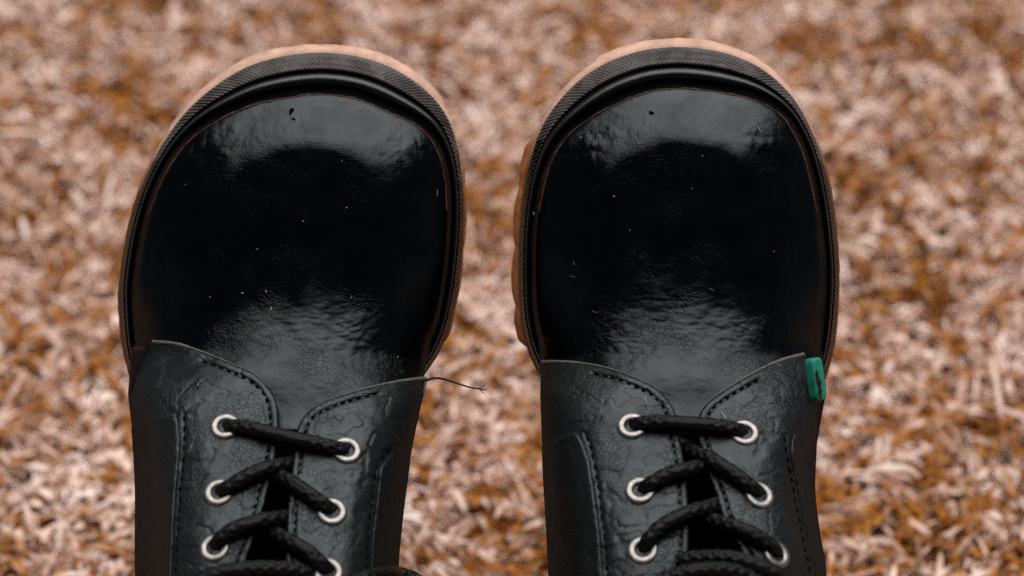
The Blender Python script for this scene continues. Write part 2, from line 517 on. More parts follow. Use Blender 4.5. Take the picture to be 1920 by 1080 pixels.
class Shoe:
    def __init__(self, d):
        self.d = d
        n = 720
        sil = catmull(d['sil'], n, True)
        k = int(np.argmin(sil[:, 1]))
        sil = np.roll(sil, -k, 0)                    # starts at the toe tip, clockwise
        self.sil = sil
        waist = smooth(650, 780, sil[:, 1]) * smooth(1500, 1300, sil[:, 1])
        t, nin = normals2(sil)
        self.sole = sil + nin * (blur_closed(waist, 12) * 20)[:, None]
        t, nin = normals2(self.sole)
        sd_ = smooth(-0.35, 0.35, t[:, 1] * d['inner'])      # the rim is broader on the inner side of each toe
        f = blur_closed(smooth(0.02, 0.90, t[:, 0]) * sd_ + smooth(0.42, 1.0, t[:, 0]) * (1 - sd_), 22)
        self.f, self.nin = f, nin
        self.w_cream = 3 + 12 * f
        self.w_rand = 7 + 27 * f
        self.w_gap = 2.5 + 3.5 * f
        self.w_bead = 7 + 16 * f
        self.w_val = 2 + 2 * f
        tot = self.w_cream + self.w_rand + self.w_gap + self.w_bead + self.w_val
        up = self.sole + nin * tot[:, None]
        # behind the ball the upper bulges out past the welt
        q = (smooth(640, 745, sil[:, 1]))[:, None]
        t2, n2 = normals2(sil)
        self.up = up * (1 - q) + (sil + n2 * 3) * q
        u = self.up
        kh = int(np.argmax(u[:, 1]))
        kt = int(np.argmin(u[:, 1]))
        u = np.roll(u, -kt, 0)
        kh = int(np.argmax(u[:, 1]))
        R, L = u[:kh + 1], np.vstack([u[kh:], u[:1]])[::-1]
        self.ytip, self.yheel = u[0, 1], u[kh, 1]
        mono = lambda c: (np.maximum.accumulate(c[:, 1]) + np.arange(len(c)) * 1e-6, c[:, 0])
        self.R, self.L = mono(R), mono(L)
        self.y0 = self.ytip + d.get('toe', 262)
        self.yh = self.yheel - 230
        cc = catmull(d['centre'], 200)
        self.cc = (cc[:, 1], cc[:, 0])
        hh = catmull(d['height'], 300)
        self.hh = (hh[:, 0], hh[:, 1] * 1e-3)
        c0 = float(self.c(self.y0))
        ang = np.arctan2(self.y0 - u[:, 1], u[:, 0] - c0)
        sel = u[:, 1] <= self.y0 + 2
        o = np.argsort(ang[sel])
        self.toe_tab = (ang[sel][o], np.hypot(self.y0 - u[:, 1], u[:, 0] - c0)[sel][o])
        ch = float(self.c(self.yh))
        ang = np.arctan2(u[:, 1] - self.yh, u[:, 0] - ch)
        sel = u[:, 1] >= self.yh - 2
        o = np.argsort(ang[sel])
        self.heel_tab = (ang[sel][o], np.hypot(self.yh - u[:, 1], u[:, 0] - ch)[sel][o])

    def c(self, y):
        return np.interp(y, *self.cc)

    def r(self, x, y):
        x, y = np.broadcast_arrays(np.asarray(x, float), np.asarray(y, float))
        c = self.c(y)
        xl, xr = np.interp(y, *self.L), np.interp(y, *self.R)
        r = np.where(x < c, (c - x) / np.maximum(c - xl, 1), (x - c) / np.maximum(xr - c, 1))
        c0 = self.c(self.y0)
        rt = np.hypot(x - c0, y - self.y0) / np.interp(np.arctan2(self.y0 - y, x - c0), *self.toe_tab)
        r = np.where(y < self.y0, rt, r)
        ch = self.c(self.yh)
        rh = np.hypot(x - ch, y - self.yh) / np.interp(np.arctan2(y - self.yh, x - ch), *self.heel_tab)
        return np.where(y > self.yh, rh, r)

    def Z(self, x, y):
        r = np.clip(self.r(x, y), 0, 1)
        h = np.interp(y, *self.hh)
        zb = 0.002 + 0.012 * smooth(640, 745, y)
        k = smooth(470, 720, y)
        g = (1 - r ** (2.0 + 2.7 * smooth(655, 790, y))) ** (0.62 - 0.08 * smooth(640, 800, y)) * k + toe_profile(r) * (1 - k)
        return zb + (h - zb) * g

    def normal(self, x, y, e=6.0):
        a = P(x + e, y, self.Z(x + e, y)) - P(x - e, y, self.Z(x - e, y))
        b = P(x, y - e, self.Z(x, y - e)) - P(x, y + e, self.Z(x, y + e))
        n = np.cross(a, b)
        return n / np.linalg.norm(n)

def build_shoe(d):
    sh = Shoe(d)
    base = P(*[sh.sole[:, 0].mean(), sh.yheel - 40], -0.024)
    root = bpy.data.objects.new("leather_shoe", None)
    C.objects.link(root)
    root.empty_display_size = 0.03
    root.matrix_world = RIG @ Matrix.Translation(Vector(base))
    root["label"], root["category"], root["group"] = d['label'], "shoe", "the pair of black shoes"

    # --- rings of the sole, outside in
    off = lambda w: sh.sole + sh.nin * np.broadcast_to(w, (len(sh.sole),))[:, None]
    ring = lambda w, z: P(off(w)[:, 0], off(w)[:, 1], z)
    a0 = sh.w_cream
    a1 = a0 + sh.w_rand
    a2 = a1 + sh.w_gap
    a3 = a2 + sh.w_bead
    a4 = a3 + sh.w_val
    wob = lambda s, amp: amp * (fbm(np.arange(720) * s + d['seed'], np.arange(720) * 0 + d['seed']) - 0.5)
    arc_ = np.r_[0, np.cumsum(np.linalg.norm(np.diff(sh.sole, axis=0), axis=1))] * S
    arc_ = np.where(arc_ > arc_[-1] / 2, arc_ - arc_[-1], arc_)
    nt_ = np.zeros(720)
    for pos_, amp_, len_ in d['notch']:
        a_ = arc_ * np.sign(pos_)
        nt_ += amp_ * (smooth(abs(pos_) - 0.0015, abs(pos_) + 0.0015, a_) * smooth(abs(pos_) + len_, abs(pos_) + 0.004, a_))
    B = ring(wob(0.05, 5.0) + wob(0.4, 2.5) + nt_, -0.0075)
    Bi = ring(4.0, -0.0075)
    z_ = lambda c, z: np.c_[c[:, :2], np.full(len(c), z)]
    mids = loft("midsole", [ring(a1, -0.0035), ring(a0 - 2, -0.0035), ring(a0 * 0.55, -0.0045), B, z_(Bi, -0.010), z_(Bi, -0.0135), z_(ring(30, -0.01), -0.0136)], M_cream, root, base)
    co = np.empty(len(mids.data.vertices) * 3)
    mids.data.vertices.foreach_get("co", co)
    co = co.reshape(-1, 3) + base
    kk = D / (D - co[:, 2]) / S
    gum = smooth(d['knurl_end'] - 110, d['knurl_end'] + 120, 540 - co[:, 1] * kk)
    mids.data.attributes.new("gum", 'FLOAT', 'POINT').data.foreach_set("value", gum.astype(np.float32))
    ed = np.array([d['gum_edge'](p) for p in sh.sole])
    ed = blur_closed(ed, 3) * (0.72 + 0.5 * np.abs(np.sin(arc_ / 0.019 * math.pi)) ** 0.6 * (0.6 + 0.8 * fbm(np.arange(720) * 0.11, np.zeros(720) + d['seed'])))
    outs = loft("outsole", [z_(ring(8 - ed * 0.6, -0.0100), -0.0102), z_(ring(5 - ed, -0.01), -0.0118), z_(ring(5 - ed, -0.01), -0.019), z_(ring(9, -0.01), -0.0205)], M_gum, root, base, cap=True)
    # tread lugs round the edge, blocks standing out past the midsole
    bm = bmesh.new()
    bmesh.ops.create_cube(bm, size=1)
    for v in bm.verts:
        v.co.x *= 0.0180 * (0.86 if v.co.z < 0 else 1)
        v.co.y *= 0.012
        v.co.z *= 0.0105
    bmesh.ops.bevel(bm, geom=bm.edges[:], offset=0.0040, segments=4, affect='EDGES')
    lug = bpy.data.meshes.new("tread_lug")
    bm.to_mesh(lug)
    bm.free()
    lug.materials.append(M_gum)
    lug.polygons.foreach_set("use_smooth", [True] * len(lug.polygons))
    Sc = P(off(14.0)[:, 0], off(14.0)[:, 1], -0.0185)
    arc = np.r_[0, np.cumsum(np.linalg.norm(np.diff(Sc, axis=0), axis=1))]
    pos = np.arange(0.009, arc[-1], 0.0185)
    for s_ in pos:
        i = int(np.searchsorted(arc, s_)) % 720
        p, q = Sc[i], Sc[(i + 3) % 720]
        t = q - p
        o = bpy.data.objects.new("tread_lug", lug)
        C.objects.link(o)
        o.parent = outs
        out = d['lug_out'](sh.sole[i], sh.f[i]) * S - 0.0060 + 14 * S
        nn = np.array([-t[1], t[0], 0]) / np.linalg.norm(t)
        pp = Sc[i] - base + nn * out
        o.location = pp
        o.rotation_euler = (0, 0, math.atan2(t[1], t[0]))

    # --- knurled rand: ridges are geometry
    n = 3200
    idx = np.linspace(0, 720, n, endpoint=False)
    res = lambda a: np.interp(idx, np.arange(721), np.r_[a, a[:1]])
    so = np.stack([res(sh.sole[:, 0]), res(sh.sole[:, 1])], -1)
    ni = np.stack([res(sh.nin[:, 0]), res(sh.nin[:, 1])], -1)
    w0, w1 = res(a0), res(a1)
    s = np.r_[0, np.cumsum(np.linalg.norm(np.diff(so, axis=0), axis=1))] * S
    s = np.where(s > s[-1] / 2, s - s[-1], s)          # signed distance from the toe tip
    K = 13
    rows = []
    ff = res(sh.f)
    for k in range(K):
        v = k / (K - 1)
        lat = v * (w1 - w0) * S
        pt = so + ni * (w0 + (w1 - w0) * v)[:, None]
        p1 = np.cos(2 * math.pi * (s - lat * 1.15) / 0.0015)
        p2 = np.cos(2 * math.pi * (s + lat * 1.15) / 0.0015)
        side = smooth(-0.022, 0.022, s + d['knurl'])
        mid = np.exp(-((s + d['knurl']) / 0.022) ** 2) * 0.7
        rid = p1 * (1 - side) + p2 * side
        rid = rid * (1 - mid) + (p1 + p2) * 0.75 * mid
        wear = 0.55 + 0.45 * smooth(0.35, 0.6, fbm(s * 180 + d['seed'], v * 2 + 0 * s))
        edge = min(1, 6 * v, 6 * (1 - v))
        z = -0.0032 + 0.0038 * v ** 0.85 + 0.00050 * rid * edge * wear
        if k == 0:
            z = z - 0.0012
        if k == K - 1:
            z = z - 0.0010
        rows.append(P(pt[:, 0], pt[:, 1], z))
    A = np.stack(rows) - base
    me = mesh_from(A, grid_faces(K, n, False, True), "rand")
    fix_normals(me)
    ro = link("rand", me, M_rand, root)
    me.materials.append(M_bead)
    # the knurled bumper ends at the shoulders of the toe; behind it the rand is plain black
    cn = np.array([p.center for p in me.polygons]) + base
    kk = D / (D - cn[:, 2]) / S
    py = 540 - cn[:, 1] * kk
    me.polygons.foreach_set("material_index", (py > d['knurl_end'] + 40 * (cn[:, 0] * kk + 960 > d['centre'][1][0])).astype(np.int32))

    # --- dark glue gap, rolled bead, valley
    loft("welt_gap", [ring(a1 - 1.5, -0.001), ring(a1, -0.0012), ring((a1 + a2) / 2, -0.0010 + wob(0.35, 0.0012)), ring(a2 + 2, -0.0012), ring(a3 - 2, -0.001), ring(a3 + 1, -0.0008), ring(a4 + 6, 0.0)], M_gap, root, base)
    mid = (a2 + a3) / 2
    rb = (a3 - a2) / 2
    prof = []
    for k in range(13):
        th = math.pi * (1.06 - 1.12 * k / 12)
        prof.append(ring(mid + rb * math.cos(th) * 1.0, 0.0006 + (0.0020 + 0.0006 * sh.f) * math.sin(th)))
    loft("rolled_bead", prof, M_bead, root, base)

    # --- upper (vamp): rows of a height field with flex creases
    T = np.linspace(0, 1, 520)
    span = sh.yheel - sh.ytip
    ys = sh.ytip + span * np.where(T < 0.12, 0.03 * (T / 0.12) ** 2, np.where(T > 0.93, 1 - 0.03 * ((1 - T) / 0.07) ** 2, 0.03 + 0.94 * (T - 0.12) / 0.81))
    # finer where the photograph sees it
    ys = np.unique(np.r_[ys[ys < sh.ytip + span * 0.03], np.arange(sh.ytip + span * 0.03, 820, 2.6), np.arange(820, sh.yheel - span * 0.03, 9.0), ys[ys > sh.yheel - span * 0.03]])
    nc = 190
    uu = np.linspace(-1, 1, nc)
    uu = np.sign(uu) * np.sin(np.abs(uu) * math.pi / 2) ** 0.9
    xl, xr, cc = np.interp(ys, *sh.L), np.interp(ys, *sh.R), sh.c(ys)
    cc = np.where(ys < sh.y0, np.clip(cc, xl, xr) * smooth(sh.ytip, sh.y0, ys) + (1 - smooth(sh.ytip, sh.y0, ys)) * (xl + xr) / 2, np.clip(cc, xl, xr))
    X = np.where(uu[None] < 0, cc[:, None] + uu[None] * (cc - xl)[:, None], cc[:, None] + uu[None] * (xr - cc)[:, None])
    Y = np.repeat(ys[:, None], nc, 1)
    Zg = sh.Z(X, Y)
    cx, cy = d['flex']
    fm = np.exp(-(((X - cx) / 175) ** 2 + ((Y - cy) / 85) ** 2) ** 1.5)
    wx, wy = X + 40 * (fbm(X / 50, Y / 50) - 0.5) + 14 * (fbm(X / 14, Y / 14) - 0.5), Y + 46 * (fbm(X / 70 + 9, Y / 70 + 4) - 0.5) + 14 * (fbm(X / 15 + 7, Y / 15) - 0.5)
    wy2 = wy + d['skew'] * (X - cx)
    c1 = np.minimum(cells(wx / 34 + 20, wy2 / 15 + 20, d['seed']), 0.42) / 0.42
    c2 = np.minimum(cells(wx / 15 + 20, wy2 / 9 + 20, d['seed'] + 1), 0.35) / 0.35
    Zg = Zg + fm * (c1 * 0.00022 + c2 * 0.00012 + 0.0003 * (fbm(wx / 60, wy2 / 26, 2) - 0.5))
    # puckers round the shoulders of the toe
    rr_ = sh.r(X, Y)
    pk = smooth(0.62, 0.75, rr_) * smooth(0.97, 0.86, rr_) * np.exp(-((Y - sh.ytip - 115) / 55) ** 2)
    Zg = Zg + pk * 0.0005 * (np.abs(fbm(X / 22 + d['seed'], Y / 30, 3) - 0.5) * 2)
    # puckers at the sides of the toe and a slow unevenness everywhere
    Zg = Zg + 0.0014 * (fbm(X / 120 + d['seed'], Y / 150) - 0.5) * smooth(1.0, 0.85, sh.r(X, Y))
    Zg = Zg - 0.006 * smooth(800, 850, Y) - 0.0033 * smooth(690, 790, Y)
    keep = ~((Y > 1340) & (sh.r(X, Y) < 0.70))
    F = grid_faces(len(ys), nc)
    F = F[keep.ravel()[F].all(1)]
    me = mesh_from(P(X, Y, Zg) - base, F, "vamp")
    fix_normals(me)
    vamp = link("vamp", me, M_vamp, root)
    co = np.empty(len(me.vertices) * 3)
    me.vertices.foreach_get("co", co)
    co = co.reshape(-1, 3) + base
    kk = D / (D - co[:, 2]) / S
    vx, vy = co[:, 0] * kk + 960, 540 - co[:, 1] * kk
    fl = np.exp(-(((vx - cx) / 200) ** 2 + ((vy - cy) / 100) ** 2) ** 1.5)
    at = me.attributes.new("flex", 'FLOAT', 'POINT')
    at.data.foreach_set("value", fl.astype(np.float32))
    if sum(p.normal.z for p in me.polygons) < 0:
        me.flip_normals()
    # wall below the widest line, down to the welt
    u = sh.up
    t_, n_ = normals2(u)
    zb = 0.002 + 0.012 * smooth(640, 745, u[:, 1])
    wq = smooth(640, 745, u[:, 1])
    in1 = u + n_ * (1 + 8 * wq)[:, None]
    in2 = u + n_ * (2 + 26 * wq)[:, None]
    loft("side_wall", [P(u[:, 0], u[:, 1], zb), P(in1[:, 0], in1[:, 1], zb * 0.5), P(in2[:, 0], in2[:, 1], -0.001)], M_panel, root, base)
    # glue line where vamp meets welt, toe part
    g = np.roll(u, 200, 0)[:400]
    sel = g[:, 1] < 400
    g = g[sel]
    jit = fbm(np.arange(len(g)) * 0.35 + d['seed'], np.zeros(len(g)) + 3)
    gr = 0.00012 + 0.00045 * np.clip(jit - 0.25, 0, 1)
    t3, n3 = normals2(g, False)
    g = g + n3 * (13 + 4 * (fbm(np.arange(len(g)) * 0.12 + 5, np.zeros(len(g)) + d['seed']) - 0.5))[:, None]
    tube("glue_line", P(g[:, 0], g[:, 1], sh.Z(g[:, 0], g[:, 1]) + 0.0001), gr, M_glue, root, base, sides=8)

    # --- insole and collar of the opening
    loft("insole", [ring(a4 + 14, 0.002), ring(a4 + 60, 0.003)], M_tongue, root, base, cap=True)
    yy = np.linspace(1330, sh.yh, 40)
    k_ = 0.71
    lft = np.stack([sh.c(yy) - k_ * (sh.c(yy) - np.interp(yy, *sh.L)), yy], -1)
    rgt = np.stack([sh.c(yy) + k_ * (np.interp(yy, *sh.R) - sh.c(yy)), yy], -1)
    th = np.linspace(math.pi, 0, 40)[1:-1]
    rad = np.interp(th, *sh.heel_tab) * k_
    bot = np.stack([sh.c(sh.yh) + rad * np.cos(th), sh.yh + rad * np.sin(th)], -1)
    col = np.vstack([lft, bot, rgt[::-1]])
    tube("collar", P(col[:, 0], col[:, 1], sh.Z(col[:, 0], col[:, 1]) - 0.004), 0.0045, M_quarter, root, base, sides=12, closed=True)

    # --- tongue
    la, ra = catmull(d['qL']['edge'], 200), catmull(d['qR']['edge'], 200)
    yt = np.linspace(790, 1360, 120)
    def xin(c, y):
        s_ = c[c[:, 1] > 745]
        o = np.argsort(s_[:, 1])
        return np.interp(y, s_[o, 1], s_[o, 0])
    v = np.linspace(0, 1, 24)
    xa, xb = xin(la, yt) - 34, xin(ra, yt) + 34
    X = xa[:, None] + (xb - xa)[:, None] * v
    Y = np.repeat(yt[:, None], 24, 1)
    Zt = sh.Z(X, Y) - 0.0034 - 0.003 * smooth(790, 850, Y) + 0.0006 * (fbm(X / 20, Y / 30) - 0.5)
    loft("tongue", list(P(X, Y, Zt)), M_tongue, root, base, closed=False)

    # --- quarters
    def sheet(name, A_, B_, thick, offz, mat, rows_, bevel=4.0, nv=300, nu=90, lower=0.0, puff=0.0):
        a = catmull(A_, nv)
        b = catmull(B_, nv)
        w = np.linspace(0, 1, nu) ** 1.15
        X = a[:, 0:1] * (1 - w) + b[:, 0:1] * w
        Y = a[:, 1:2] * (1 - w) + b[:, 1:2] * w
        de = dist_poly(X, Y, a[::3])
        z = sh.Z(X, Y) + offz
        z += thick * 0.35 * (1 - (1 - np.clip(de / bevel, 0, 1)) ** 2) - thick * 0.35
        z += puff * np.exp(-((de - 8) / 7.0) ** 2)
        for rw in rows_:
            dd = dist_poly(X, Y, rw[::2])
            z -= 0.00055 * np.exp(-(dd / 3.2) ** 2)
        z += 0.0007 * (fbm(X / 70 + d['seed'], Y / 70 + 3) - 0.5) + 0.0003 * (fbm(X / 22, Y / 22 + d['seed']) - 0.5)
        # irregular creases
        ca, cb = X + 30 * fbm(X / 30 + 3, Y / 30), Y + 30 * fbm(X / 30, Y / 30 + 8)
        rid = 1 - np.abs(2 * fbm(ca / 48 + d['seed'], cb / 34, 2) - 1)
        z -= 0.00032 * smooth(0.86, 1.0, rid)
        top = P(X, Y, z)
        sk1 = P(X[:, 0], Y[:, 0], z[:, 0] - thick)
        sk2 = P(X[:, 8], Y[:, 8], z[:, 0] - thick * 1.2)
        rowsv = [sk2, sk1] + [top[:, j] for j in range(nu)]
        # outer edge tucked in towards the welt
        bo = top[:, -1].copy()
        if lower:
            tt, nn_ = normals2(b, False)
            sgn = -1 if name_side[0] == 'R' else 1
            q = b + np.c_[np.full(nv, sgn * 16.0), np.zeros(nv)]
            rowsv.append(P(b[:, 0] + sgn * 1.5, b[:, 1], z[:, -1] * 0.6))
            rowsv.append(P(q[:, 0], q[:, 1], 0.0015 + 0 * b[:, 0]))
        A3 = np.stack(rowsv) - base
        me = mesh_from(A3, grid_faces(A3.shape[0], A3.shape[1]), name)
        fix_normals(me)
        zs = sum(p.normal.z * p.area for p in me.polygons)
        if zs < 0:
            me.flip_normals()
        return link(name, me, mat, root)

    def stitches(rw, zoff, step=15.5, ln=9.0, rad=0.00030):
        """short thread stitches sunk in a row"""
        s_ = np.r_[0, np.cumsum(np.linalg.norm(np.diff(rw, axis=0), axis=1))]
        out = []
        for a in np.arange(4, s_[-1] - ln, step):
            aa = np.linspace(a, a + ln * random.uniform(0.85, 1.1), 6)
            x, y = np.interp(aa, s_, rw[:, 0]), np.interp(aa, s_, rw[:, 1])
            x = x + random.uniform(-1, 1)
            z = sh.Z(x, y) + zoff + 0.0004 * np.sin(np.linspace(0, math.pi, 6)) - 0.0003
            out.append(tube_verts(P(x, y, z), rad * np.array([0.6, 1, 1.1, 1.1, 1, 0.6]), 6))
        return out

    OFF = 0.0024
    st = []
    name_side = ['L']
    for side in 'LR':
        name_side[0] = side
        q = d['q' + side]
        e = catmull(q['edge'], 300)
        sg = 1 if side == 'L' else -1
        t_, n_ = normals2(e, False)
        # row of stitches just inside the free edge
        rw = e - n_ * sg * -1 * 15.0 if side == 'L' else e + n_ * -15.0
        if side == 'L':
            rw = e + n_ * 15.0
        rw = rw[34:]
        r2 = catmull(q['row'], 160)
        sheet("quarter", q['edge'], q['outer'], 0.0024, OFF, M_quarter, [rw, r2], lower=1, puff=0.0001)
        ce = e[1:80]
        cez = sh.Z(ce[:, 0], ce[:, 1]) + OFF - 0.0009
        tip = np.exp(-(np.arange(len(ce)) / 34.0) ** 2)
        tube("cut_edge", P(ce[:, 0], ce[:, 1], cez + 0.0006 * tip), 0.00012 + 0.0007 * tip * (0.6 + 0.5 * fbm(np.arange(len(ce)) * 0.2, np.zeros(len(ce)))), M_edge, root, base, sides=10)
        r0 = q['row'][0]
        oc = catmull(q['outer'], 200)
        ox = float(np.interp(r0[1] + 26, oc[:, 1], oc[:, 0]))
        pan_b = [(ox, r0[1] + 26)] + [p for p in q['outer'] if p[1] > r0[1] + 60]
        pA = [(ox + sg * 4, r0[1] + 24), ((ox + r0[0] - sg * 16) / 2, r0[1] + 8), (r0[0] - sg * 18, r0[1] - 1)] + [(x - sg * 9, y) for x, y in q['row'][1:]]
        sheet("side_panel", pA, [(x - sg * 1.0, y) for x, y in pan_b], 0.0016, OFF + 0.0011, M_quarter, [], lower=1, puff=0.0004, nv=160, nu=36)
        st += stitches(rw, OFF - 0.0003) + stitches(r2, OFF - 0.0003, step=19, ln=11)
    V = np.stack(st)
    nb, ns, sd_ = V.shape[:3]
    F = np.vstack([grid_faces(ns, sd_, False, True, k * ns * sd_) for k in range(nb)])
    so_ = link("stitching", mesh_from(V - base, F, "stitching"), M_thread, root)
    so_["kind"] = "stuff"

    # --- eyelets
    prof = [(2.1, -1.2), (2.15, 0.3), (2.35, 0.62), (2.8, 0.84), (3.5, 0.92), (4.15, 0.80), (4.5, 0.42), (4.62, -0.5)]
    th = np.linspace(0, 2 * math.pi, 36, endpoint=False)
    V = np.array([[(r * math.cos(a), r * math.sin(a), z) for a in th] for r, z in prof]) * 1e-3
    eme = mesh_from(V, grid_faces(len(prof), 36, False, True), "eyelet")
    fix_normals(eme)
    eme.materials.append(M_metal)
    eme.polygons.foreach_set("use_smooth", [True] * len(eme.polygons))
    hv = [(2.2e-3 * math.cos(a), 2.2e-3 * math.sin(a), -0.0002) for a in th] + [(0, 0, -0.0012)]  # black disc standing in for the shade down the hole
    hme = mesh_from(hv, [[k, (k + 1) % 36, 36] for k in range(36)], "eyelet_shade_disc")
    hme.materials.append(M_hole_shade)
    for (x, y) in d['eyelets']:
        nrm = Vector(sh.normal(x, y, 14))
        o = bpy.data.objects.new("eyelet", eme)
        C.objects.link(o)
        o.parent = root
        p = P(x, y, sh.Z(x, y) + OFF) - base
        o.matrix_local = Matrix.Translation(Vector(p)) @ nrm.to_track_quat('Z', 'Y').to_matrix().to_4x4()
        o.rotation_euler.rotate_axis('Z', random.uniform(0, 6))
        h = bpy.data.objects.new("eyelet_shade_disc", hme)
        C.objects.link(h)
        h.parent = o

    # --- lace strands
    def braid(s_, th_):
        a = s_ / 0.0034 * 2 * math.pi
        w = np.maximum(np.sin(a + 5 * th_), np.sin(a - 5 * th_ + 1.1))
        return 1 + 0.10 * (w - 0.4) + 0.02 * (vnoise(s_ * 2600 + 40, th_ * 5 + 0 * s_) - 0.5)
    for pts in d['laces']:
        c = catmull([(p[0], p[1], p[2] * 300) for p in pts], 260)
        x, y, dz = c[:, 0], c[:, 1], c[:, 2] / 300 * 1e-3
        z = sh.Z(x, y) + OFF + dz
        path = P(x, y, z)
        tube("lace_strand", path, d.get('lace_r', 0.00235) * (1 + 0.03 * np.sin(np.linspace(0, 9, 260))), M_lace, root, base, sides=40, relief=braid)

    # --- lint, hairs, scuffs
    lv = []
    for (x, y, dx, dy, r) in d['lint']:
        k = np.linspace(0, 1, 6)
        X, Y = x + dx * k, y + dy * k + 2 * np.sin(k * 3)
        Z = sh.Z(X, Y) + (OFF if y > 690 else 0) + 0.0006 + 0.0012 * k * (abs(dx) + abs(dy) > 8)
        if y > 770 and d.get('lace_hair', 1):
            Z = Z + 0.0016
        lv.append(tube_verts(P(X, Y, Z), r * 0.62e-3 * np.array([0.5, 1, 1, 1, 0.9, 0.4]), 6))
    V = np.stack(lv)
    F = np.vstack([grid_faces(6, 6, False, True, k * 36) for k in range(len(lv))])
    lo = link("lint", mesh_from(V - base, F, "lint"), M_lint, root)
    lo["kind"] = "stuff"
    for (x, y, w, h, rot) in d['scuffs']:
        k = 14
        vv = []
        for j in range(k):
            a = 2 * math.pi * j / k
            q = 1 + 0.35 * math.sin(a * 3 + x) * 0.6
            ex, ey = w * q * math.cos(a), h * q * math.sin(a)
            X, Y = x + ex * math.cos(rot) - ey * math.sin(rot), y + ex * math.sin(rot) + ey * math.cos(rot)
            vv.append(P(X, Y, sh.Z(X, Y) + 0.00035))
        vv.append(P(x, y, sh.Z(x, y) + 0.0005))
        me = mesh_from(np.array(vv) - base, [[j, (j + 1) % k, k] for j in range(k)], "scuff")
        fix_normals(me)
        link("scuff", me, M_scuff, root)

    # --- side tab
    tx, ty, tw, th_, tz, ry, rz = d['tab']
    a_ = np.linspace(0, 2 * math.pi, 40, endpoint=False)
    sx_ = np.sign(np.cos(a_)) * np.abs(np.cos(a_)) ** 0.5 * tw * S / 2
    sy_ = np.sign(np.sin(a_)) * np.abs(np.sin(a_)) ** 0.32 * th_ * S / 2
    rings_ = [np.stack([sx_ * k, sy_ * (1 - (1 - k) * tw / th_), np.full(40, z)], -1) for k, z in ((0.96, -0.0018), (1.0, -0.0014), (1.0, 0.0009), (0.95, 0.0015), (0.86, 0.0018), (0.5, 0.0019), (0.05, 0.0019))]
    A_ = np.stack(rings_)
    me = mesh_from(A_, grid_faces(len(rings_), 40, False, True).tolist() + [list(range(40))[::-1], [(len(rings_) - 1) * 40 + k for k in range(40)]], "side_tab")
    fix_normals(me)
    tab = link("side_tab", me, d['tab_mat'], root)
    tab.location = P(tx, ty, tz) - base
    tab.rotation_euler = (0, ry, rz)
    tab["label"] = d['tab_label']

    if 'thread' in d:
        c = catmull(d['thread'], 60)
        tube("loose_thread", P(c[:, 0], c[:, 1], c[:, 2] * 1e-3), np.linspace(0.00042, 0.0002, 60), M_straythread, root, base, sides=6)
        for dy, dx in ((-7, 14), (3, 18), (9, 12)):
            e = c[-8]
            cc_ = catmull([tuple(e), (e[0] + dx * 0.5, e[1] + dy * 0.3, e[2]), (e[0] + dx, e[1] + dy, e[2] - 1)], 12)
            tube("thread_end", P(cc_[:, 0], cc_[:, 1], cc_[:, 2] * 1e-3), 0.00013, M_straythread, root, base, sides=5)
    return root

HEIGHT = [(100, 26), (300, 26), (400, 26.2), (480, 26.9), (560, 28.0), (600, 29.5), (640, 32.4), (680, 36.4), (720, 41.2), (800, 50.6), (900, 61.5), (1000, 71.5), (1100, 80.5), (1250, 92), (1400, 100), (1600, 99), (1900, 98)]

